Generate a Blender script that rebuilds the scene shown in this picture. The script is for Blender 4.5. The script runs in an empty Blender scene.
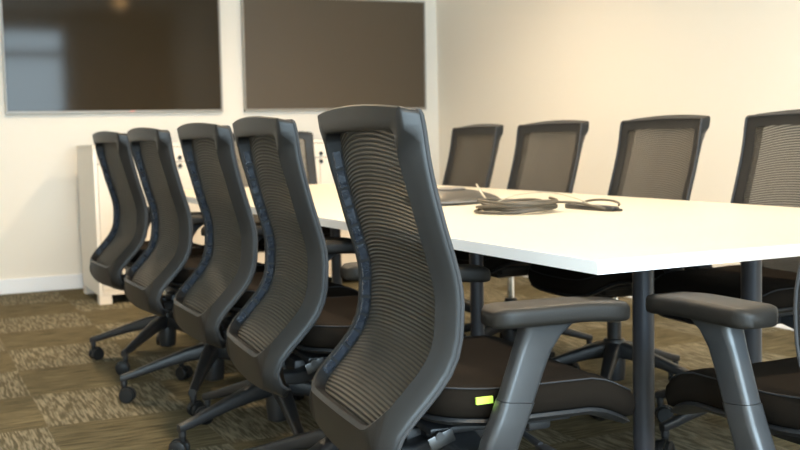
import bpy, bmesh, math, random
from mathutils import Vector, Matrix, noise
random.seed(4)
PI = math.pi
C = bpy.context.scene.collection
sc = bpy.context.scene

# ------------------------------------------------------------------ materials
def lin(c):
    c /= 255.0
    return c/12.92 if c <= .04045 else ((c+.055)/1.055)**2.4
def rgb(r, g, b): return (lin(r), lin(g), lin(b), 1)

def mat(name, col, rough=.5, metal=0, spec=.5, bump=0, bscale=300, var=0, vscale=8):
    m = bpy.data.materials.new(name); m.use_nodes = True
    nt = m.node_tree; b = nt.nodes['Principled BSDF']
    b.inputs['Base Color'].default_value = col
    b.inputs['Roughness'].default_value = rough
    b.inputs['Metallic'].default_value = metal
    b.inputs['Specular IOR Level'].default_value = spec
    tc = nt.nodes.new('ShaderNodeTexCoord')
    if bump:
        n = nt.nodes.new('ShaderNodeTexNoise'); n.inputs['Scale'].default_value = bscale
        n.inputs['Detail'].default_value = 3
        nt.links.new(tc.outputs['Object'], n.inputs['Vector'])
        bp = nt.nodes.new('ShaderNodeBump'); bp.inputs['Strength'].default_value = bump
        bp.inputs['Distance'].default_value = .002
        nt.links.new(n.outputs['Fac'], bp.inputs['Height']); nt.links.new(bp.outputs['Normal'], b.inputs['Normal'])
    if var:
        n = nt.nodes.new('ShaderNodeTexNoise'); n.inputs['Scale'].default_value = vscale
        n.inputs['Detail'].default_value = 4
        nt.links.new(tc.outputs['Object'], n.inputs['Vector'])
        mx = nt.nodes.new('ShaderNodeMix'); mx.data_type = 'RGBA'
        mx.inputs[6].default_value = tuple(c*(1-var) for c in col[:3])+(1,)
        mx.inputs[7].default_value = tuple(min(1, c*(1+var)) for c in col[:3])+(1,)
        nt.links.new(n.outputs['Fac'], mx.inputs[0]); nt.links.new(mx.outputs[2], b.inputs['Base Color'])
    return m

def emit(name, col, strength):
    m = bpy.data.materials.new(name); m.use_nodes = True
    nt = m.node_tree; nt.nodes.clear()
    e = nt.nodes.new('ShaderNodeEmission'); o = nt.nodes.new('ShaderNodeOutputMaterial')
    e.inputs[0].default_value = col; e.inputs[1].default_value = strength
    nt.links.new(e.outputs[0], o.inputs[0]); return m

M_FRAME = mat('frame_plastic', (.0130, .0125, .0122, 1), .42, bump=.12, bscale=500, spec=.32)
M_STRIP = mat('strip_plastic', (.018, .022, .031, 1), .2, spec=.8, bump=.9, bscale=55, var=.5, vscale=45)  # lighter bluish base: window highlights put into the colour
M_PIPE = mat('piping_fabric', (.03, .03, .032, 1), .8, bump=.5, bscale=700)
M_SEAT = mat('seat_fabric', (.010, .0072, .005, 1), .95, spec=.08, bump=.5, bscale=900, var=.15)
M_SEAM = mat('seam_thread', (.018, .018, .02, 1), .8)
M_PLAST = mat('dark_plastic', (.014, .014, .015, 1), .45, bump=.08)
M_ARM = mat('arm_pad_rubber', (.011, .0095, .008, 1), .5, spec=.25, bump=.15, bscale=400)
M_POST = mat('arm_post_plastic', (.030, .031, .033, 1), .36, bump=.06, bscale=400)
M_BASE = mat('base_nylon', (.016, .016, .017, 1), .42, bump=.1)
M_WHEEL = mat('wheel_nylon', (.008, .008, .008, 1), .5, spec=.3)
M_STEEL = mat('steel', (.10, .10, .10, 1), .45, metal=1)
M_CHROME = mat('chrome', (.8, .8, .78, 1), .15, metal=1)
M_TAG = mat('tag_green', (.55, .85, .09, 1), .6)
M_TABLE = mat('table_laminate_warmlit', (.54, .50, .41, 1), .45, spec=.3, var=.01, vscale=3)  # white top; the warm lamp light is put into its cream colour
M_EDGE = mat('edge_daylit_white', (.86, .86, .86, 1), .4, spec=.35)  # same white table; daylight on its edges put into a brighter colour
M_LEG = mat('leg_metal', (.034, .037, .047, 1), .36, spec=.6, metal=.2)
M_BEAM = mat('beam_metal', (.025, .025, .027, 1), .5)
M_WALLF = mat('wall_paint_front', (.83, .78, .70, 1), .75, spec=.2, bump=.05, bscale=120)
M_WALLR = mat('wall_paint_right', (.82, .77, .68, 1), .75, spec=.2, bump=.05, bscale=120)
M_BASEB = mat('baseboard_paint', (.86, .88, .92, 1), .45, spec=.3)
M_CEIL = mat('ceiling_paint', (.8, .79, .76, 1), .9)
M_CRED = mat('credenza_laminate', (.80, .72, .62, 1), .45, spec=.3)
M_CREDS = mat('credenza_side', (.82, .77, .70, 1), .5, spec=.3)  # same laminate as the front, colour lifted to stand for missing light
M_DARKGAP = mat('shadow_gap', (.03, .028, .025, 1), .8)
M_LOCK = mat('lock_black', (.02, .02, .02, 1), .4)
M_TVF = mat('tv_frame_silver', (.30, .28, .25, 1), .4, metal=.2)
M_TVB = mat('tv_back', (.03, .03, .03, 1), .6)
M_SCR1 = mat('screen_glossy', (.030, .021, .011, 1), .07, spec=.14)  # brown base: reflection of the warm room put into the colour
M_SCR2 = mat('screen_satin', (.085, .063, .041, 1), .34, spec=.4)  # brown stands for the reflected room wall, painted stronger than on the left screen
M_LOGO = mat('tv_mark', (.75, .28, .22, 1), .4)
M_CABLE = mat('cable_grey', (.075, .060, .042, 1), .5, var=.2, vscale=60)
M_CABLE2 = mat('cable_tan', (.42, .36, .27, 1), .5)
M_DEVICE = mat('device_grey', (.05, .045, .038, 1), .4, spec=.4)
M_DEVICE_D = mat('device_dark', (.16, .15, .14, 1), .5)
M_BLACK = mat('black_gloss', (.02, .02, .022, 1), .3)
M_WFRAME = mat('window_frame_paint', (.25, .27, .28, 1), .4)
M_LAMP = emit('lamp_disc', (1, .55, .20, 1), 140)

def mesh_fabric():
    """knitted mesh: fine arched dark threads with see-through gaps (UV: u across, v metres along)"""
    m = bpy.data.materials.new('mesh_fabric'); m.use_nodes = True
    nt = m.node_tree; N = nt.nodes; L = nt.links; N.clear()
    out = N.new('ShaderNodeOutputMaterial'); uv = N.new('ShaderNodeUVMap'); uv.uv_map = 'uv'
    sep = N.new('ShaderNodeSeparateXYZ'); L.new(uv.outputs[0], sep.inputs[0])
    def mth(op, a, b=None, clamp=False):
        n = N.new('ShaderNodeMath'); n.operation = op; n.use_clamp = clamp
        for i, v in enumerate((a, b)):
            if v is None: continue
            if isinstance(v, (int, float)): n.inputs[i].default_value = v
            else: L.new(v, n.inputs[i])
        return n.outputs[0]
    nz = N.new('ShaderNodeTexNoise'); nz.inputs['Scale'].default_value = 6
    L.new(uv.outputs[0], nz.inputs['Vector'])
    ph = mth('MULTIPLY', sep.outputs[1], 2*PI/.0078)
    s = mth('SINE', ph)
    strand = mth('ADD', mth('MULTIPLY', s, 1.3), .62, True)           # 1 on the thread, 0 in the gap
    knit = mth('SINE', mth('MULTIPLY', sep.outputs[0], 2*PI/.0042))
    knit2 = mth('ADD', mth('MULTIPLY', knit, .5), .5, True)
    alpha = mth('ADD', mth('MULTIPLY', strand, .22), mth('ADD', mth('MULTIPLY', knit2, .08), .60), True)
    mx = N.new('ShaderNodeMix'); mx.data_type = 'RGBA'
    mx.inputs[6].default_value = (.058, .050, .038, 1); mx.inputs[7].default_value = (.020, .018, .015, 1)
    L.new(strand, mx.inputs[0])
    b = N.new('ShaderNodeBsdfPrincipled'); b.inputs['Roughness'].default_value = .6
    b.inputs['Specular IOR Level'].default_value = .3
    L.new(mx.outputs[2], b.inputs['Base Color'])
    bp = N.new('ShaderNodeBump'); bp.inputs['Strength'].default_value = .6; bp.inputs['Distance'].default_value = .002
    L.new(s, bp.inputs['Height']); L.new(bp.outputs[0], b.inputs['Normal'])
    g = N.new('ShaderNodeNewGeometry'); vd = N.new('ShaderNodeVectorMath'); vd.operation = 'DOT_PRODUCT'
    L.new(g.outputs['Normal'], vd.inputs[0]); L.new(g.outputs['Incoming'], vd.inputs[1])
    slant = mth('DIVIDE', 1.0, mth('MAXIMUM', mth('ABSOLUTE', vd.outputs['Value']), .12))   # longer way through the knit
    alpha = mth('SUBTRACT', 1.0, mth('POWER', mth('SUBTRACT', 1.0, alpha), slant), True)
    tr = N.new('ShaderNodeBsdfTransparent'); ms = N.new('ShaderNodeMixShader')
    L.new(alpha, ms.inputs[0]); L.new(tr.outputs[0], ms.inputs[1]); L.new(b.outputs[0], ms.inputs[2])
    L.new(ms.outputs[0], out.inputs[0]); return m
M_MESH = mesh_fabric()

def carpet():
    m = bpy.data.materials.new('carpet_tiles'); m.use_nodes = True
    nt = m.node_tree; N = nt.nodes; L = nt.links
    b = N['Principled BSDF']; b.inputs['Roughness'].default_value = .95; b.inputs['Specular IOR Level'].default_value = .1
    g = N.new('ShaderNodeNewGeometry'); sep = N.new('ShaderNodeSeparateXYZ'); L.new(g.outputs['Position'], sep.inputs[0])
    def mth(op, a, b=None, clamp=False):
        n = N.new('ShaderNodeMath'); n.operation = op; n.use_clamp = clamp
        for i, v in enumerate((a, b)):
            if v is None: continue
            if isinstance(v, (int, float)): n.inputs[i].default_value = v
            else: L.new(v, n.inputs[i])
        return n.outputs[0]
    tx = mth('FLOOR', mth('DIVIDE', mth('SUBTRACT', sep.outputs[0], .41-5*.49), .49))
    ty = mth('FLOOR', mth('DIVIDE', mth('SUBTRACT', sep.outputs[1], 3.745-20*.513), .513))
    par = mth('MODULO', mth('ADD', tx, ty), 2)          # 1 / 0 checker: quarter-turned tiles
    # the tile at x>.41, y>3.745 (index 5+20 -> odd) has the light lengthwise streaks
    def streak(sx, sy, detail, lo, hi):
        mp = N.new('ShaderNodeCombineXYZ')
        L.new(mth('ADD', mth('MULTIPLY', sep.outputs[0], sx), mth('MULTIPLY', ty, 3.7)), mp.inputs[0])
        L.new(mth('ADD', mth('MULTIPLY', sep.outputs[1], sy), mth('MULTIPLY', tx, 5.3)), mp.inputs[1])
        n = N.new('ShaderNodeTexNoise'); n.inputs['Scale'].default_value = 1; n.inputs['Detail'].default_value = detail
        n.inputs['Roughness'].default_value = .6; n.inputs['Distortion'].default_value = .25
        L.new(mp.outputs[0], n.inputs['Vector'])
        mr = N.new('ShaderNodeMapRange'); mr.inputs[1].default_value = lo; mr.inputs[2].default_value = hi
        L.new(n.outputs['Fac'], mr.inputs[0]); return mr.outputs[0]
    def mixc(f, a, c):
        mx = N.new('ShaderNodeMix'); mx.data_type = 'RGBA'
        for i, v in ((6, a), (7, c)):
            if isinstance(v, tuple): mx.inputs[i].default_value = v
            else: L.new(v, mx.inputs[i])
        L.new(f, mx.inputs[0]); return mx.outputs[2]
    light = mixc(streak(105, 8, 3, .44, .60), (.075, .064, .038, 1), (.215, .187, .130, 1))
    dark = mixc(streak(7, 90, 3, .38, .64), (.050, .040, .021, 1), (.145, .122, .070, 1))
    col = mixc(par, dark, light)
    L.new(col, b.inputs['Base Color'])
    n = N.new('ShaderNodeTexNoise'); n.inputs['Scale'].default_value = 250; L.new(g.outputs['Position'], n.inputs['Vector'])
    bp = N.new('ShaderNodeBump'); bp.inputs['Strength'].default_value = .5; bp.inputs['Distance'].default_value = .004
    L.new(n.outputs['Fac'], bp.inputs['Height']); L.new(bp.outputs[0], b.inputs['Normal'])
    return m
M_CARPET = carpet()

# ------------------------------------------------------------------ mesh helpers
class MB:
    """collects geometry for ONE mesh object"""
    def __init__(s): s.bm = bmesh.new(); s.uv = None
    def grid(s, rows, close_u=False, close_v=False, cap=False, flip=False):
        bm = s.bm; V = [[bm.verts.new(p) for p in r] for r in rows]
        nu, nv = len(V), len(V[0])
        for i in range(nu if close_u else nu-1):
            for j in range(nv if close_v else nv-1):
                q = [V[i][j], V[i][(j+1) % nv], V[(i+1) % nu][(j+1) % nv], V[(i+1) % nu][j]]
                if flip: q.reverse()
                try: bm.faces.new(q)
                except ValueError: pass
        if cap:
            for r, rev in ((V[0], True), (V[-1], False)):
                rr = list(r)
                if rev != flip: rr.reverse()
                try: bm.faces.new(rr)
                except ValueError: pass
        return V
    def box(s, c, size, bev=0, seg=2, rot=None):
        r = bmesh.ops.create_cube(s.bm, size=1); vs = r['verts']
        M = Matrix.Translation(c) @ (rot.to_4x4() if rot else Matrix()) @ Matrix.Diagonal((*size, 1))
        bmesh.ops.transform(s.bm, matrix=M, verts=vs)
        if bev:
            es = list({e for v in vs for e in v.link_edges})
            bmesh.ops.bevel(s.bm, geom=es, offset=bev, segments=seg, profile=.5, affect='EDGES')
        return s
    def tube(s, pts, rad, n=10, cap=True, scale=None):
        """rad: number or list; swept round tube"""
        pts = [Vector(p) for p in pts]; rows = []
        up = None
        for i, p in enumerate(pts):
            t = (pts[min(i+1, len(pts)-1)]-pts[max(i-1, 0)])
            if t.length < 1e-9: t = Vector((0, 0, 1))
            t.normalize()
            if up is None:
                up = Vector((0, 0, 1)) if abs(t.z) < .9 else Vector((1, 0, 0))
            a = (up - t*up.dot(t)); a.normalize(); up = a; b = t.cross(a)
            r = rad[i] if isinstance(rad, (list, tuple)) else rad
            rows.append([p + (a*math.cos(2*PI*k/n) + b*math.sin(2*PI*k/n))*r for k in range(n)])
        s.grid(rows, close_v=True, cap=cap); return s
    def lathe(s, prof, n=20, origin=(0, 0, 0), axis='z', cap=True):
        rows = []
        for r, z in prof:
            row = []
            for k in range(n):
                a = 2*PI*k/n; x, y = r*math.cos(a), r*math.sin(a)
                p = {'z': (x, y, z), 'y': (x, z, -y), 'x': (z, x, y)}[axis]
                row.append(Vector(p)+Vector(origin))
            rows.append(row)
        s.grid(rows, close_v=True, cap=cap); return s
    def loft(s, secs, cap=True):
        s.grid(secs, close_v=True, cap=cap); return s
    def build(s, name, m, parent=None, smooth=True, angle=35):
        bmesh.ops.recalc_face_normals(s.bm, faces=s.bm.faces)
        me = bpy.data.meshes.new(name); s.bm.to_mesh(me); s.bm.free()
        me.materials.append(m)
        if smooth:
            me.polygons.foreach_set('use_smooth', [True]*len(me.polygons))
            me.set_sharp_from_angle(angle=math.radians(angle))
        o = bpy.data.objects.new(name, me); C.objects.link(o)
        if parent: o.parent = parent
        return o

def rrect(cx, cz, hx, hz, r, n=4):
    """rounded rectangle outline as (a, b) pairs"""
    out = []
    for sx, sz, a0 in ((1, 1, 0), (-1, 1, PI/2), (-1, -1, PI), (1, -1, 3*PI/2)):
        for k in range(n+1):
            a = a0 + PI/2*k/n
            out.append((cx+sx*(hx-r)+r*math.cos(a), cz+sz*(hz-r)+r*math.sin(a)))
    return out
def lerp(a, b, t): return a+(b-a)*t
def smooth(t): t = max(0, min(1, t)); return t*t*(3-2*t)

def empty(name, loc, rz=0):
    o = bpy.data.objects.new(name, None); C.objects.link(o)
    o.location = loc; o.rotation_euler = (0, 0, rz); o.empty_display_size = .1; return o
def tag(o, label, cat, group=None):
    o['label'] = label; o['category'] = cat
    if group: o['group'] = group
    return o
def struct(o): o['kind'] = 'structure'; return o

# ------------------------------------------------------------------ room
X0, X1, Y0, Y1, H = -1.75, 3.825, -1.75, 7.374, 2.60
T = .12
struct(MB().box(((X0+X1)/2, (Y0+Y1)/2, -.06), (X1-X0+2*T, Y1-Y0+2*T, .12)).build('floor', M_CARPET, smooth=False))
struct(MB().box(((X0+X1)/2, (Y0+Y1)/2, H+.06), (X1-X0+2*T, Y1-Y0+2*T, .12)).build('ceiling', M_CEIL, smooth=False))
struct(MB().box(((X0+X1)/2, Y1+T/2, H/2), (X1-X0+2*T, T, H)).build('wall_front', M_WALLF, smooth=False))
struct(MB().box((X1+T/2, (Y0+Y1)/2, H/2), (T, Y1-Y0, H)).build('wall_right', M_WALLR, smooth=False))
struct(MB().box((X0-T/2, (Y0+Y1)/2, H/2), (T, Y1-Y0, H)).build('wall_left', M_WALLF, smooth=False))
# back wall (behind the camera) with the window that shows in the left screen
WX0, WX1, WZ0, WZ1 = -1.1, 2.32, .55, 2.34
wb = MB()
wb.box(((X0-T+WX0)/2, Y0-T/2, H/2), (WX0-X0+T, T, H)); wb.box(((X1+T+WX1)/2, Y0-T/2, H/2), (X1+T-WX1, T, H))
wb.box(((WX0+WX1)/2, Y0-T/2, WZ0/2), (WX1-WX0, T, WZ0)); wb.box(((WX0+WX1)/2, Y0-T/2, (WZ1+H)/2), (WX1-WX0, T, H-WZ1))
struct(wb.build('wall_back', M_WALLF, smooth=False))
wf = MB()
for x in (WX0+.025, WX1-.025, .6): wf.box((x, Y0-.05, (WZ0+WZ1)/2), (.05, .06, WZ1-WZ0))
for z in (WZ0+.025, WZ1-.025, 1.95): wf.box(((WX0+WX1)/2, Y0-.05, z), (WX1-WX0, .058, .05 if z != 1.95 else .09))
wfo = struct(wf.build('window_1', M_WFRAME, smooth=False))
# baseboards
struct(MB().box(((X0+X1)/2, Y1-.008, .049), (X1-X0, .016, .098), .003, 1).build('baseboard_front', M_BASEB))
struct(MB().box((X1-.008, (Y0+Y1)/2-.01, .049), (.016, Y1-Y0-.03, .098), .003, 1).build('baseboard_right', M_BASEB))
struct(MB().box((X0+.008, (Y0+Y1)/2-.01, .049), (.016, Y1-Y0-.03, .098), .003, 1).build('baseboard_left', M_BASEB))

# ------------------------------------------------------------------ chair
ZTOP = 1.002
PROF = [(ZTOP, .0), (.972, .006), (.92, .013), (.87, .023), (.81, .038), (.757, .053), (.715, .064), (.680, .069), (.644, .068),
        (.60, .064), (.565, .052), (.537, .034), (.50, .001), (.463, -.034), (.435, -.051), (.412, -.056), (.392, -.050), (.374, -.034), (.364, -.012)]
def catmull(P, n):
    out = []
    for i in range(len(P)-1):
        p0, p1, p2, p3 = P[max(i-1, 0)], P[i], P[i+1], P[min(i+2, len(P)-1)]
        for k in range(n):
            t = k/n
            out.append(tuple(.5*((2*b)+(-a+c)*t+(2*a-5*b+4*c-d)*t*t+(-a+3*b-3*c+d)*t**3) for a, b, c, d in zip(p0, p1, p2, p3)))
    out.append(P[-1]); return out
_pts = catmull(PROF, 6)
_len = [0]
for a, b in zip(_pts, _pts[1:]): _len.append(_len[-1]+math.hypot(b[0]-a[0], b[1]-a[1]))
SL = _len[-1]
def prof(s):
    s = max(0, min(SL, s)); i = 0
    lo, hi = 0, len(_len)-1
    while hi-lo > 1:
        m = (lo+hi)//2
        if _len[m] <= s: lo = m
        else: hi = m
    t = (s-_len[lo])/(_len[hi]-_len[lo]); a, b = _pts[lo], _pts[hi]
    a2, b2 = _pts[max(lo-3, 0)], _pts[min(hi+3, len(_pts)-1)]
    dz, dx = b2[0]-a2[0], b2[1]-a2[1]; l = math.hypot(dx, dz)
    return lerp(a[1], b[1], t), lerp(a[0], b[0], t), dz/l, -dx/l        # x, z, rear normal (nx, nz)
W = .50
BX = -.21                                     # back top plane behind the column
def width(s): return W*(1-.035*smooth((s-.35)/.35))
def S(y, s, n):
    """back surface: y across, s metres down, n metres to the rear"""
    w = width(s); q = max(-1, min(1, 2*y/w))
    x, z, nx, nz = prof(s)
    n = n + .014*(1-q*q)                      # the back wraps round the sitter
    arch = .006*(1-q*q)*max(0, 1-s/.1) + max(0, n)*.55*max(0, 1-s/.05)
    return Vector((BX + x + nx*n, y, z + nz*n + arch))
def sidep(a, b, t): return lerp(a, b, t**1.7 if t > 0 else 0)   # denser near the top bar
def loop_pts(inset, rt, rb, top_in=None, bot_in=None):
    """outline in (y, s): inset sides; separate insets top and bottom; returns list of (y, s, kind)  kind 0 side .. 1 top/bottom bar"""
    ti = inset if top_in is None else top_in; bi = inset if bot_in is None else bot_in
    P = []
    s0, s1 = ti, SL-bi
    def hw(s): return width(s)/2-inset
    nside, nbar, nc = 30, 10, 5
    # top bar left(+y) to right(-y)
    for k in range(nbar+1):
        y = lerp(hw(s0)-rt, -(hw(s0)-rt), k/nbar); P.append((y, s0, 1))
    for k in range(1, nc):
        a = PI/2*k/nc; P.append((-(hw(s0)-rt)-rt*math.sin(a), s0+rt-rt*math.cos(a), math.cos(a)))
    for k in range(nside+1):
        s = sidep(s0+rt, s1-rb, k/nside); P.append((-hw(s), s, 0))
    for k in range(1, nc):
        a = PI/2*k/nc; P.append((-(hw(s1)-rb)-rb*math.cos(a), s1-rb+rb*math.sin(a), 2*math.sin(a)))
    for k in range(nbar+1):
        y = lerp(-(hw(s1)-rb), hw(s1)-rb, k/nbar); P.append((y, s1, 2))
    for k in range(1, nc):
        a = PI/2*k/nc; P.append((hw(s1)-rb+rb*math.sin(a), s1-rb+rb*math.cos(a), 2*math.cos(a)))
    for k in range(nside+1):
        s = sidep(s0+rt, s1-rb, 1-k/nside); P.append((hw(s), s, 0))
    for k in range(1, nc):
        a = PI/2*k/nc; P.append((hw(s0)-rt+rt*math.cos(a), s0+rt-rt*math.sin(a), math.sin(a)))
    return P
FR = .009                                     # the front edge stands this far forward of the profile
SIDE, TOPB, BOTB = .041, .034, .098
def kinds(k):
    """weights (side, top, bottom)"""
    if k <= 1 and k >= 0 and True: pass
    return k

def back_frame():
    mb = MB()
    LO = loop_pts(0, .010, .040)
    L1 = loop_pts(.003, .009, .038)
    L2 = loop_pts(.022, .012, .045, .018, .040)
    L3 = loop_pts(SIDE-.005, .016, .05, TOPB-.005, BOTB-.006)
    L4 = loop_pts(SIDE, .016, .048, TOPB, BOTB)
    n = len(LO)
    ntop = 11
    def depth(Lp, i, side, top, bot, run=.014):
        s, k = Lp[i][1], Lp[i][2]
        if s < SL*.5: return lerp(top, side, smooth((s-TOPB+.004)/run))
        return lerp(side, bot, min(1, k/2))
    rows = []
    for i in range(n):
        f = lambda Lp, sd, tp, bt, run=.014: S(Lp[i][0], Lp[i][1], depth(Lp, i, sd, tp, bt, run))
        rows.append([S(LO[i][0], LO[i][1], -FR), f(LO, -.004, .025, .006, .020), f(L1, .002, .029, .012, .022), f(L2, .013, .029, .020, .08),
                     f(L3, .022, .029, .025, .13), f(L4, .019, .025, .022, .13), S(L4[i][0], L4[i][1], -FR+.001)])
    mb.grid(rows, close_u=True, close_v=True)
    return mb
def clip_strip(sgn):
    """glossy strip of clips along the inner wall of an upright"""
    mb = MB(); s = TOPB+.035
    while s < SL-BOTB-.05:
        e = s+.034; rows = []
        for k in range(5):
            q = lerp(s, e, k/4); y = sgn*(width(q)/2-SIDE-.0012); y2 = sgn*(width(q)/2-SIDE-.0038)
            rows.append([S(y, q, .016), S(y2, q, .014), S(y2, q, -FR+.008), S(y, q, -FR+.006)])
        mb.grid(rows, cap=False); mb.grid([rows[0], [r+Vector((0, sgn*.003, 0)) for r in rows[0]]]); mb.grid([rows[-1], [r+Vector((0, sgn*.003, 0)) for r in rows[-1]]])
        s = e+.006
    return mb
def mesh_panel(parent):
    nu, nv = 20, 60; mb = MB(); rows = []; uvs = []
    s0, s1 = TOPB-.004, SL-BOTB+.006
    for j in range(nv+1):
        s = lerp(s0, s1, j/nv); r = []; ru = []
        for i in range(nu+1):
            q = lerp(-1, 1, i/nu); y = q*(width(s)/2-SIDE+.004)
            r.append(S(y, s, -FR+.003+.006*(1-q*q)))
            ru.append((y, s + .030*(1-abs(q)**2.2)*smooth(1.15-s/SL)))
        rows.append(r); uvs.append(ru)
    V = mb.grid(rows)
    bm = mb.bm; ul = bm.loops.layers.uv.new('uv')
    lut = {V[j][i]: uvs[j][i] for j in range(nv+1) for i in range(nu+1)}
    for f in bm.faces:
        for l in f.loops: l[ul].uv = lut[l.vert]
    return mb.build('mesh_panel', M_MESH, parent, angle=80)
def piping():
    mb = MB(); L = loop_pts(.001, .010, .039); pts = [S(y, s, -FR-.002) for y, s, k in L]
    rows = []
    n = len(pts)
    for i, p in enumerate(pts):
        t = (pts[(i+1) % n]-pts[i-1]).normalized(); a = t.cross(Vector((1, 0, 0)))
        if a.length < .1: a = t.cross(Vector((0, 1, 0)))
        a.normalize(); b = t.cross(a)
        rows.append([p+(a*math.cos(2*PI*k/6)+b*math.sin(2*PI*k/6))*.0042 for k in range(6)])
    mb.grid(rows, close_u=True, close_v=True); return mb

SX0, SX1, SW = -.185, .265, .245              # seat: rear, front, half width
def seat_top(x, y):
    t = (x-SX0)/(SX1-SX0); z = .508
    z -= .045*smooth((t-.66)/.34)**1.3                      # waterfall front
    z += .010*(abs(y)/SW)**2 + .008*smooth(1-t*3)           # lightly dished
    return z
def seat_outline(inset, n=56):
    cx = (SX0+SX1)/2; hx = (SX1-SX0)/2-inset; hy = SW-inset; out = []
    for k in range(n):
        a = 2*PI*k/n; c, s = math.cos(a), math.sin(a); e = 2/5.0
        out.append((cx+hx*math.copysign(abs(c)**e, c), hy*math.copysign(abs(s)**e, s)))
    return out
def seat_cushion():
    mb = MB(); n = 56; rows = []
    for inset, dz in ((.22, .004), (.16, .004), (.10, .003), (.05, .001), (.022, -.001), (.008, -.006), (.001, -.016), (0, -.034), (.004, -.052), (.016, -.060), (.08, -.062), (.22, -.062)):
        rows.append([Vector((x, y, seat_top(x, y)+dz)) for x, y in seat_outline(inset)])
    mb.grid(rows, close_v=True, cap=True); return mb
def seat_seam():
    mb = MB(); pts = [Vector((x, y, seat_top(x, y)-.005)) for x, y in seat_outline(.0075)]
    pts.append(pts[0].copy()); mb.tube(pts, .0016, 5, cap=False); return mb
def seat_pan():
    mb = MB(); rows = []
    for inset, dz in ((.20, -.060), (.012, -.060), (.008, -.066), (.018, -.074), (.10, -.082), (.20, -.084)):
        rows.append([Vector((x, y, seat_top(x, y)+dz)) for x, y in seat_outline(inset)])
    mb.grid(rows, close_v=True, cap=True); return mb
AY = .288
def arm_pad(sg):
    mb = MB(); secs = []
    x0, x1 = -.102, .165
    for k in range(15):
        t = k/14; x = lerp(x0, x1, t)
        t = .5-.5*math.cos(PI*t); x = lerp(x0, x1, t); u_ = max(0, abs(2*t-1)-.80)/.20
        e = math.sqrt(max(.0, 1-u_*u_*.72))
        hy = .047*e*lerp(1, .92, t); zt = .669-.006*smooth((t-.6)/.4)-.004*u_**3; hz = .0175*(1-.35*u_**3)
        zc = zt-.0175-.006*smooth((t-.7)/.3)*0
        secs.append([Vector((x, sg*AY+a, b)) for a, b in rrect(0, zc, hy, hz, min(hz, hy)*.62)])
    mb.loft(secs); return mb
def arm_post(sg):
    mb = MB(); secs = []
    #      z     xc     hx    hy
    for z, xc, hx, hy in ((.638, .004, .052, .030), (.636, -.002, .046, .027), (.618, -.012, .036, .023), (.59, -.027, .0315, .020), (.555, -.041, .0305, .0195),
                          (.52, -.054, .030, .0195), (.502, -.061, .030, .0195)):
        secs.append([Vector((xc+.010+a, sg*AY+b, z-(a)*.12)) for a, b in rrect(0, 0, hx, hy, hy*.55)])
    mb.loft(secs); return mb
def arm_sleeve(sg):
    mb = MB(); secs = []
    for z, xc, hx, hy, dy in ((.501, -.061, .031, .021, 0), (.47, -.074, .0305, .0215, 0), (.43, -.092, .031, .0215, 0), (.405, -.096, .031, .0215, -.006),
                              (.385, -.094, .031, .020, -.022), (.378, -.085, .032, .018, -.045)):
        secs.append([Vector((xc+.010+a, sg*(AY+dy)+b, z-a*.12)) for a, b in rrect(0, 0, hx, hy, hy*.55)])
    mb.loft(secs)
    secs = []
    for y, z in ((AY-.022, .382), (AY-.08, .372), (.13, .378), (.06, .392)):
        secs.append([Vector((-.075+a, sg*y, z+b)) for a, b in rrect(0, 0, .036, .015, .007)])
    mb.loft(secs); return mb
def mechanism():
    mb = MB()
    mb.box((-.015, 0, .398), (.24, .15, .05), .012); mb.box((-.01, 0, .421), (.29, .30, .014), .004)
    mb.box((.085, 0, .405), (.05, .24, .03), .008)
    mb.box((-.13, 0, .385), (.07, .10, .04), .01); return mb
def back_bracket(sg):
    mb = MB(); secs = []
    for x, z, y, hw, hh in ((-.252, .392, .085, .022, .016), (-.215, .372, .08, .024, .016), (-.165, .368, .072, .024, .016), (-.11, .378, .06, .022, .018), (-.07, .39, .05, .02, .018)):
        secs.append([Vector((x, sg*y+a, z+b)) for a, b in rrect(0, 0, hw, hh, .008)])
    mb.loft(secs); return mb
def side_link(sg):
    """small steel hinge plate with a bolt between back and seat"""
    mb = MB(); mb.box((-.145, sg*.178, .415), (.05, .006, .026), .002, rot=Matrix.Rotation(-.35, 3, 'Y'))
    mb.lathe([(.0, -.006), (.008, -.006), (.008, .006), (0, .006)], 10, (-.150, sg*.178, .423), 'y', cap=False); return mb
def column():
    return MB().lathe([(.026, .07), (.026, .27), (.0255, .275)], 18)
def piston():
    return MB().lathe([(.0145, .27), (.0145, .385)], 14)
BR = .335
def star_base():
    mb = MB()
    mb.lathe([(.020, .055), (.036, .062), (.040, .10), (.041, .20), (.036, .212), (.028, .214)], 20)
    for k in range(5):
        a = 2*PI*k/5; R = Matrix.Rotation(a, 3, 'Z'); secs = []
        for r, zt, hw, hh in ((.030, .203, .026, .030), (.10, .186, .024, .025), (.18, .160, .021, .020), (.255, .133, .017, .016), (.305, .115, .015, .014), (BR+.012, .103, .013, .012)):
            secs.append([R @ Vector((r, p, zt-hh+q)) for p, q in rrect(0, 0, hw, hh, min(hw, hh)*.55, 3)])
        mb.loft(secs)
        e = R @ Vector((BR, 0, 0)); mb.lathe([(.0125, .066), (.0125, .10)], 10, (e.x, e.y, 0))
    return mb
def caster():
    mb = MB()
    for sg in (-1, 1):
        mb.lathe([(.004, -.009), (.024, -.009), (.0275, -.006), (.0275, .006), (.023, .009), (.006, .0105)], 20, (.012, sg*.0165, .0275), 'y')
    secs = []
    for k in range(9):                                     # hood over the wheels
        a = lerp(-.25, PI*.82, k/8); r = .031
        secs.append([Vector((.012+math.cos(a)*(r+dr), y, .0275+math.sin(a)*(r+dr))) for y, dr in ((-.007, -.006), (.007, -.006), (.007, .001), (-.007, .001))])
    mb.loft(secs)
    mb.lathe([(.010, .05), (.010, .074)], 10); return mb
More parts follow.
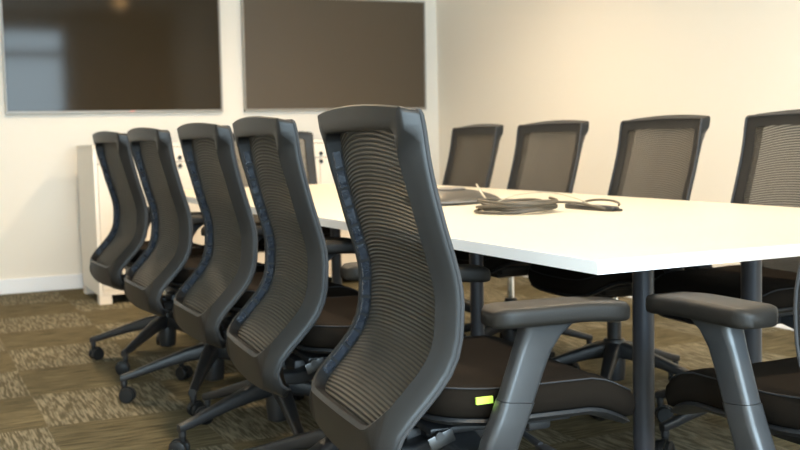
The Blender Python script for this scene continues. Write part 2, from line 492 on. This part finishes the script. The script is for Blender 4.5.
def lever():
    return MB().tube([(.03, -.07, .405), (.03, -.16, .40), (.035, -.215, .392)], [.006, .006, .007], 8).box((.037, -.232, .389), (.024, .045, .010), .004)

def make_chair():
    t = empty('office_chair', (0, 0, 0))
    fr = back_frame().build('backrest_frame', M_FRAME, t, angle=50)
    mesh_panel(t)
    clip_strip(1).build('clip_strip', M_STRIP, fr); clip_strip(-1).build('clip_strip', M_STRIP, fr)
    piping().build('piping', M_PIPE, fr, angle=80)
    st = seat_cushion().build('seat_cushion', M_SEAT, t, angle=60)
    seat_seam().build('seam', M_SEAM, st, angle=80)
    seat_pan().build('seat_pan', M_PLAST, t, angle=50)
    for sg in (1, -1):
        p = arm_post(sg).build('armrest', M_POST, t, angle=50)
        arm_pad(sg).build('arm_pad', M_ARM, p, angle=50)
        arm_sleeve(sg).build('arm_sleeve', M_POST, p, angle=50)
        back_bracket(sg).build('back_bracket', M_PLAST, t, angle=50)
        side_link(sg).build('hinge_plate', M_STEEL, t)
    mechanism().build('tilt_mechanism', M_PLAST, t)
    column().build('gas_column', M_PLAST, t); piston().build('piston', M_CHROME, t)
    lever().build('height_lever', M_PLAST, t)
    b = star_base().build('star_base', M_BASE, t, angle=50)
    c0 = None
    for k in range(5):
        a = 2*PI*k/5
        if c0 is None: c = c0 = caster().build('caster', M_WHEEL, b)
        else: c = c0.copy(); C.objects.link(c); c.parent = b
        c.location = (BR*math.cos(a), BR*math.sin(a), 0)
    return t

def dup(root):
    r = root.copy(); C.objects.link(r)
    for ch in list(root.children):
        c = ch.copy(); C.objects.link(c); c.parent = r
        for g in list(ch.children):
            d = g.copy(); C.objects.link(d); d.parent = c
    return r
CHAIR = make_chair()
used = [False]
def place_chair(x, y, deg, base_deg, label, group, swivel=()):
    o = dup(CHAIR) if used[0] else CHAIR
    used[0] = True
    rz = math.radians(deg)
    o.location = (x, y, 0); o.rotation_euler = (0, 0, rz)
    rnd = random.Random(int(x*1000+y*77))
    for ch in o.children:
        if ch.name.startswith('star_base'):
            ch.rotation_euler = (0, 0, math.radians(base_deg)-rz)
            for i, c in enumerate(sorted(ch.children, key=lambda q: q.name)):
                c.rotation_euler = (0, 0, rnd.uniform(0, 2*PI))
    tag(o, label, 'chair', group); return o
def by_back(tl, tr, base_deg, label, group, k=1.0):
    """place a chair from the floor-plan positions of the two top corners of its back (left, right as seen from behind)"""
    tl, tr = Vector(tl), Vector(tr); d = (tl-tr).normalized()          # local +Y
    fwd = Vector((d.y, -d.x)); tl = tl + fwd*.030; tr = tr - fwd*.010; d = (tl-tr).normalized(); fwd = Vector((d.y, -d.x)); c = (tl+tr)/2*k - fwd*BX
    return place_chair(c.x, c.y, math.degrees(math.atan2(fwd.y, fwd.x)), base_deg, label, group)
G1 = 'chairs along the near side of the table'; G2 = 'chairs along the far side of the table'
n1 = by_back((.795, 2.085), (.792, 1.596), 205, 'nearest black mesh office chair in the centre with a green tag on its seat', G1)
by_back((.838, 2.86), (.838, 2.353), 130, 'black mesh office chair just behind the nearest green-tagged chair, second in its row', G1, .98)
by_back((.803, 3.385), (.838, 2.868), 190, 'black mesh office chair in the middle of the near row of five', G1, 1.03)
by_back((.785, 4.10), (.832, 3.592), 170, 'second farthest black mesh chair in the near row, one from the white sideboard end', G1, 1.015)
by_back((.79, 4.93), (.853, 4.425), 154, 'farthest black mesh chair of the near row, leftmost before the white sideboard', G1)
by_back((2.545, 4.235), (2.545, 4.75), 20, 'far-side mesh chair nearest the screens, behind the grey conference device', G2)
by_back((2.545, 3.555), (2.515, 4.08), 50, 'far-side mesh chair behind the coiled cables on the table', G2)
by_back((2.545, 2.845), (2.545, 3.37), 10, 'far-side mesh chair behind the slim black connector, third from the screens', G2)
by_back((2.565, 2.165), (2.535, 2.69), 35, 'far-side mesh chair cut off by the right edge, back against the cream wall', G2)
by_back((2.12, 5.66), (1.61, 5.66), 0, 'mesh chair at the far head of the table in front of the white sideboard', 'chairs at the table ends')
place_chair(1.542, 1.385, 90, 75, 'black chair at the near table end, only seat and left armrest showing at right', 'chairs at the table ends')
# green tag sewn to the nearest chair only
tg = MB(); tg.box((-.090, -SW+.0000, seat_top(-.090, SW)-.024), (.032, .006, .012))
tgo = tg.build('tag', M_TAG, n1, smooth=False); tgo['label'] = 'bright yellow green tag'

# ------------------------------------------------------------------ table
TX0, TX1, TY0, TY1, TZ, TT = 1.12, 2.36, 1.552, 5.251, .73, .0253
tb = empty('conference_table', ((TX0+TX1)/2, (TY0+TY1)/2, 0)); o = Vector(tb.location)
tag(tb, 'long white conference table with dark round legs in the middle of the room', 'table')
MB().box(Vector(((TX0+TX1)/2, (TY0+TY1)/2, TZ-TT/2))-o, (TX1-TX0-.004, TY1-TY0-.004, TT), .0005, 1).build('tabletop', M_TABLE, tb)
eb = MB(); zc = TZ-TT/2-.0004
for x in (TX0+.001, TX1-.001): eb.box(Vector((x, (TY0+TY1)/2, zc))-o, (.002, TY1-TY0, TT-.0006))
for y in (TY0+.001, TY1-.001): eb.box(Vector(((TX0+TX1)/2, y, zc))-o, (TX1-TX0-.004, .002, TT-.0006))
eb.build('edge_daylit', M_EDGE, tb, smooth=False)  # strips added so the table edges carry daylight in their colour
for y in (2.0, 3.4, 4.8):
    for x in (1.574, 1.91):
        lg = MB().lathe([(.0235, .012), (.0255, .014), (.0255, .655), (.0235, .657)], 24, Vector((x, y, 0))-o).build('leg', M_LEG, tb)
        MB().lathe([(.030, 0), (.030, .010), (.022, .014)], 20, Vector((x, y, 0))-o).build('foot', M_BEAM, lg)
    MB().box(Vector((1.742, y, .6815))-o, (.50, .07, .046), .004, 1).build('cross_beam', M_BEAM, tb)
for x in (1.574, 1.91):
    MB().box(Vector((x, 3.4, .686))-o, (.05, 2.86, .036), .003, 1).build('rail', M_BEAM, tb)

# ------------------------------------------------------------------ things on the table
def ring_pts(cx, cy, rx, ry, z, a0, a1, n, wob, seed):
    out = []
    for k in range(n+1):
        a = lerp(a0, a1, k/n)
        w = 1+wob*math.sin(a*2.3+seed)+.5*wob*math.sin(a*.7+seed*2)
        out.append((cx+rx*w*math.cos(a), cy+ry*w*math.sin(a), z+.004*math.sin(a*1.7+seed)+.016*abs((k/n))))
    return out
cb = empty('coiled_cable', (1.665, 2.71, TZ)); tag(cb, 'grey brown cable coiled in a flat pile on the white table', 'cable')
mb = MB()
pts = []
N_ = 7
for k in range(N_*28+1):
    a = 2*PI*k/28; lap = k/28
    r = .104+.014*math.sin(lap*2.1)+.008*math.sin(a*.37)
    z = .0048+.0045*lap+.005*math.sin(a*1.31+lap*.8)
    pts.append((r*math.cos(a)*1.0, r*math.sin(a)*1.0+.012*math.sin(lap*1.7), max(.0046, z)))
mb.tube(pts, .0043, 7)
pts = []
for k in range(3*28+1):
    a = 2*PI*k/28; lap = k/28
    r = .086+.012*math.sin(lap*2.6+1)
    pts.append((r*math.cos(a)-.004, r*math.sin(a), .010+.0055*lap+.003*math.sin(a*2)))
mb.tube(pts, .0038, 7)
mb.build('coil', M_CABLE, cb, angle=80)
def curve(P, n=8): return [Vector(p) for p in catmull([tuple(q) for q in P], n)]
MB().tube(curve([(-.02, .11, .02), (-.02, .17, .045), (-.01, .225, .075), (.02, .27, .068), (.03, .24, .03), (.01, .16, .012), (-.03, .06, .02)]), .0022, 6).build('wire_end', M_CABLE2, cb, angle=80)
MB().tube(curve([(-.03, .10, .02), (.03, .05, .048), (.09, -.03, .056), (.13, -.12, .04), (.15, -.19, .015)]), .0018, 6).build('wire_end', M_CABLE2, cb, angle=80)
MB().tube(curve([(.08, -.08, .03), (.12, -.13, .028), (.145, -.18, .02), (.165, -.215, .012)]), .0040, 7).build('lead', M_CABLE, cb, angle=80)

ad = empty('slim_connector', (1.875, 2.63, TZ), math.radians(-87)); tag(ad, 'slim black bar-shaped connector at the end of the coiled cable', 'connector')
secs = []
for x, hy, hz in ((-.115, .010, .004), (-.105, .016, .007), (-.03, .018, .008), (.06, .018, .008), (.11, .016, .007), (.12, .010, .004)):
    secs.append([Vector((x, a, .008+b)) for a, b in rrect(0, 0, hy, hz, hz*.6)])
MB().loft(secs).build('body', M_BLACK, ad)
MB().tube([(.118, 0, .007), (.135, 0, .006), (.142, 0, .006)], .004, 8).build('plug_tip', M_STEEL, ad)
sp = MB(); secs = []
for k in range(13):
    a = PI*k/12; secs.append(Vector((.02+.085*math.cos(a)+.01, .012+.018*math.sin(a), .018+.012*math.sin(a))))
sp.tube(secs, .0036, 7); sp.build('cable_loop', M_CABLE, ad, angle=80)

cd = empty('speakerphone', (1.73, 3.27, TZ)); tag(cd, 'low grey domed conference device on the table behind the coiled cable', 'speakerphone')
mb = MB(); rows = []
n = 48
for rr, z in ((.98, .002), (1.0, .008), (.99, .015), (.93, .022), (.78, .032), (.55, .042), (.34, .047), (.14, .048)):
    row = []
    for k in range(n):
        a = 2*PI*k/n; r = .165*(1+.10*math.cos(3*a+.6)*rr)*rr
        row.append(Vector((r*math.cos(a), r*math.sin(a), z)))
    rows.append(row)
mb.grid(rows, close_v=True, cap=True); mb.build('body', M_DEVICE, cd, angle=60)
mb = MB().lathe([(.060, .0475), (.062, .0505), (.052, .0525), (.02, .053)], 28); mb.build('speaker_grille', M_DEVICE_D, cd)
mb = MB(); rows = []
for rr, z in ((1.004, .0085), (1.012, .0105), (1.004, .0135)):
    rows.append([Vector((.165*(1+.10*math.cos(3*2*PI*k/n+.6))*rr*math.cos(2*PI*k/n), .165*(1+.10*math.cos(3*2*PI*k/n+.6))*rr*math.sin(2*PI*k/n), z)) for k in range(n)])
mb.grid(rows, close_v=True); mb.build('rim_band', M_DEVICE_D, cd, angle=80)

# ------------------------------------------------------------------ screens
def screen(x0, x1, z0, z1, m, label, logo):
    w, h = x1-x0, z1-z0; cx, cz = (x0+x1)/2, (z0+z1)/2
    t = empty('wall_screen', (cx, 7.325, cz)); t.rotation_euler = (math.radians(1.2), 0, 0)
    tag(t, label, 'screen', 'wall screens')
    f = .012
    mb = MB()
    mb.box((0, .016, h/2-f/2), (w, .032, f), .002, 1); mb.box((0, .016, -h/2+f*.75), (w, .032, f*1.5), .002, 1)
    mb.box((-w/2+f/2, .016, 0), (f, .0318, h-.002), .002, 1); mb.box((w/2-f/2, .016, 0), (f, .0318, h-.002), .002, 1)
    mb.build('bezel', M_TVF, t)
    MB().box((0, .012, .003), (w-.018, .012, h-.022)).build('display_panel', m, t, smooth=False)
    MB().box((0, .026, 0), (w-.03, .014, h-.04), .004, 1).build('back_cover', M_TVB, t)
    mb = MB(); mb.box((0, .022, 0), (.4, .02, .3)); mb.build('wall_mount', M_TVB, t, smooth=False)
    if logo:
        lg = MB().box((.09, -.0006, -h/2+.011), (.030, .002, .008)).build('logo_light', M_LOGO, t, smooth=False)
        lg['label'] = 'small reddish mark on the lower bezel'
screen(.640, 2.090, 1.180, 2.003, M_SCR1, 'left dark glossy wall screen reflecting a window', True)
screen(2.251, 3.703, 1.180, 2.003, M_SCR2, 'right wall screen with brown painted room reflection beside the room corner', False)

# ------------------------------------------------------------------ sideboard under the screens
CX0, CX1, CY0, CY1, CZ = 1.045, 2.99, 6.505, 7.13, .967
cr = empty('sideboard', ((CX0+CX1)/2, (CY0+CY1)/2, 0)); o = Vector(cr.location)
tag(cr, 'long cream white sideboard standing below the wall screens', 'sideboard')
def cbox(name, a, b, m, bev=.0015, par=cr):
    a, b = Vector(a), Vector(b); return MB().box((a+b)/2-o, b-a, bev, 1).build(name, m, par)
cbox('top', (CX0-.003, CY0-.004, CZ-.022), (CX1+.003, CY1, CZ), M_CRED)
cbox('side_panel', (CX0, CY0, .055), (CX0+.022, CY1, CZ-.0225), M_CREDS); cbox('side_panel', (CX1-.022, CY0, .055), (CX1, CY1, CZ-.0225), M_CREDS)
cbox('carcass', (CX0+.023, CY0+.02, .055), (CX1-.023, CY1-.005, CZ-.0235), M_DARKGAP)
cbox('bottom_panel', (CX0+.023, CY0+.001, .055), (CX1-.023, CY0+.0195, .085), M_CRED)
nd = 2; wx = (CX1-CX0-.046)/nd
for k in range(nd):
    a = CX0+.023+k*wx; b = a+wx; lx = (1.567, 2.50)[k]
    d = cbox('drawer_front', (a+.0015, CY0, .852), (b-.0015, CY0+.018, CZ-.025), M_CRED)
    MB().lathe([(.011, -.004), (.013, -.003), (.013, .003), (.011, .004)], 16, Vector((lx, CY0-.004, .877))-o, 'y').build('lock', M_LOCK, d)
    m_ = lx
    for j, (p, q) in enumerate(((a+.0015, (a+b)/2-.0015), ((a+b)/2+.0015, b-.0015))):
        d = cbox('door', (p, CY0, .087), (q, CY0+.018, .848), M_CRED)
        if p < lx+.002 < q+.004:
            MB().lathe([(.011, -.004), (.013, -.003), (.013, .003), (.011, .004)], 16, Vector((lx, CY0-.004, .826))-o, 'y').build('lock', M_LOCK, d)
for x in (CX0, CX1-.075):
    for y in (CY0+.001, CY1-.08):
        cbox('foot', (x, y, 0), (x+.075, y+.075, .0545), M_CRED)

# ------------------------------------------------------------------ light
for x, y, where in ((.85, -.15, 'left one at the camera end'), (2.83, -.15, 'right one at the camera end, mirrored in the left screen'),
                    (.85, 2.7, 'left one above the near row of chairs'), (2.3, 2.7, 'right one above the middle of the table'),
                    (.85, 5.3, 'left one above the far chairs'), (2.3, 5.3, 'right one above the far table end')):
    t = empty('ceiling_downlight', (x, y, H))
    tag(t, 'round warm ceiling downlight, ' + where, 'light', 'ceiling downlights')
    MB().lathe([(.075, -.002), (.095, -.002), (.097, -.008), (.078, -.012), (.072, -.004)], 24, cap=False).build('trim_ring', M_TVF, t)
    MB().lathe([(.001, -.034), (.03, -.033), (.055, -.026), (.070, -.014), (.073, -.002)], 24).build('lamp_lens', M_LAMP, t)
    L = bpy.data.lights.new('downlight', 'SPOT'); L.energy = 132; L.color = (1, .83, .60); L.shadow_soft_size = .10
    L.spot_size = math.radians(150); L.spot_blend = .7
    lo = bpy.data.objects.new('downlight', L); C.objects.link(lo); lo.location = (x, y, H-.06)
# daylight through the window behind the camera
L = bpy.data.lights.new('daylight', 'AREA'); L.shape = 'RECTANGLE'; L.size = WX1-WX0-.1; L.size_y = WZ1-WZ0-.1
L.energy = 440; L.color = (.64, .84, .98)
lo = bpy.data.objects.new('daylight', L); C.objects.link(lo); lo.location = ((WX0+WX1)/2, Y0-.16, (WZ0+WZ1)/2); lo.rotation_euler = (PI/2, 0, 0)
w = bpy.data.worlds.new('world'); sc.world = w; w.use_nodes = True
nt = w.node_tree; bg = nt.nodes['Background']
tcw = nt.nodes.new('ShaderNodeTexCoord'); sp_ = nt.nodes.new('ShaderNodeSeparateXYZ'); rp = nt.nodes.new('ShaderNodeValToRGB')
nt.links.new(tcw.outputs['Generated'], sp_.inputs[0]); nt.links.new(sp_.outputs[2], rp.inputs[0]); nt.links.new(rp.outputs[0], bg.inputs[0])
rp.color_ramp.elements[0].position = 0; rp.color_ramp.elements[0].color = (.35, .50, .48, 1)
rp.color_ramp.elements[1].position = .3; rp.color_ramp.elements[1].color = (.55, .75, .92, 1)
bg.inputs[1].default_value = 2.2

# ------------------------------------------------------------------ camera
cam = bpy.data.cameras.new('camera'); co = bpy.data.objects.new('camera', cam); C.objects.link(co)
fw = Vector((.42461049, .90177178, -.08070684)); r = Vector((.90363798, -.42762915, -.02391038)); u = Vector((.05607431, .06277716, .99645105))
co.matrix_world = Matrix(((r.x, u.x, -fw.x, 0), (r.y, u.y, -fw.y, 0), (r.z, u.z, -fw.z, .95519), (0, 0, 0, 1)))
cam.sensor_width = 36; cam.lens = 36*1056.307/800; cam.clip_start = .02
cam.dof.use_dof = True; cam.dof.focus_distance = 1.95; cam.dof.aperture_fstop = 7.1
sc.camera = co
vs = sc.view_settings
vs.view_transform = 'Standard'; vs.look = 'None'; vs.gamma = 1; vs.use_curve_mapping = False; vs.exposure = 0.05
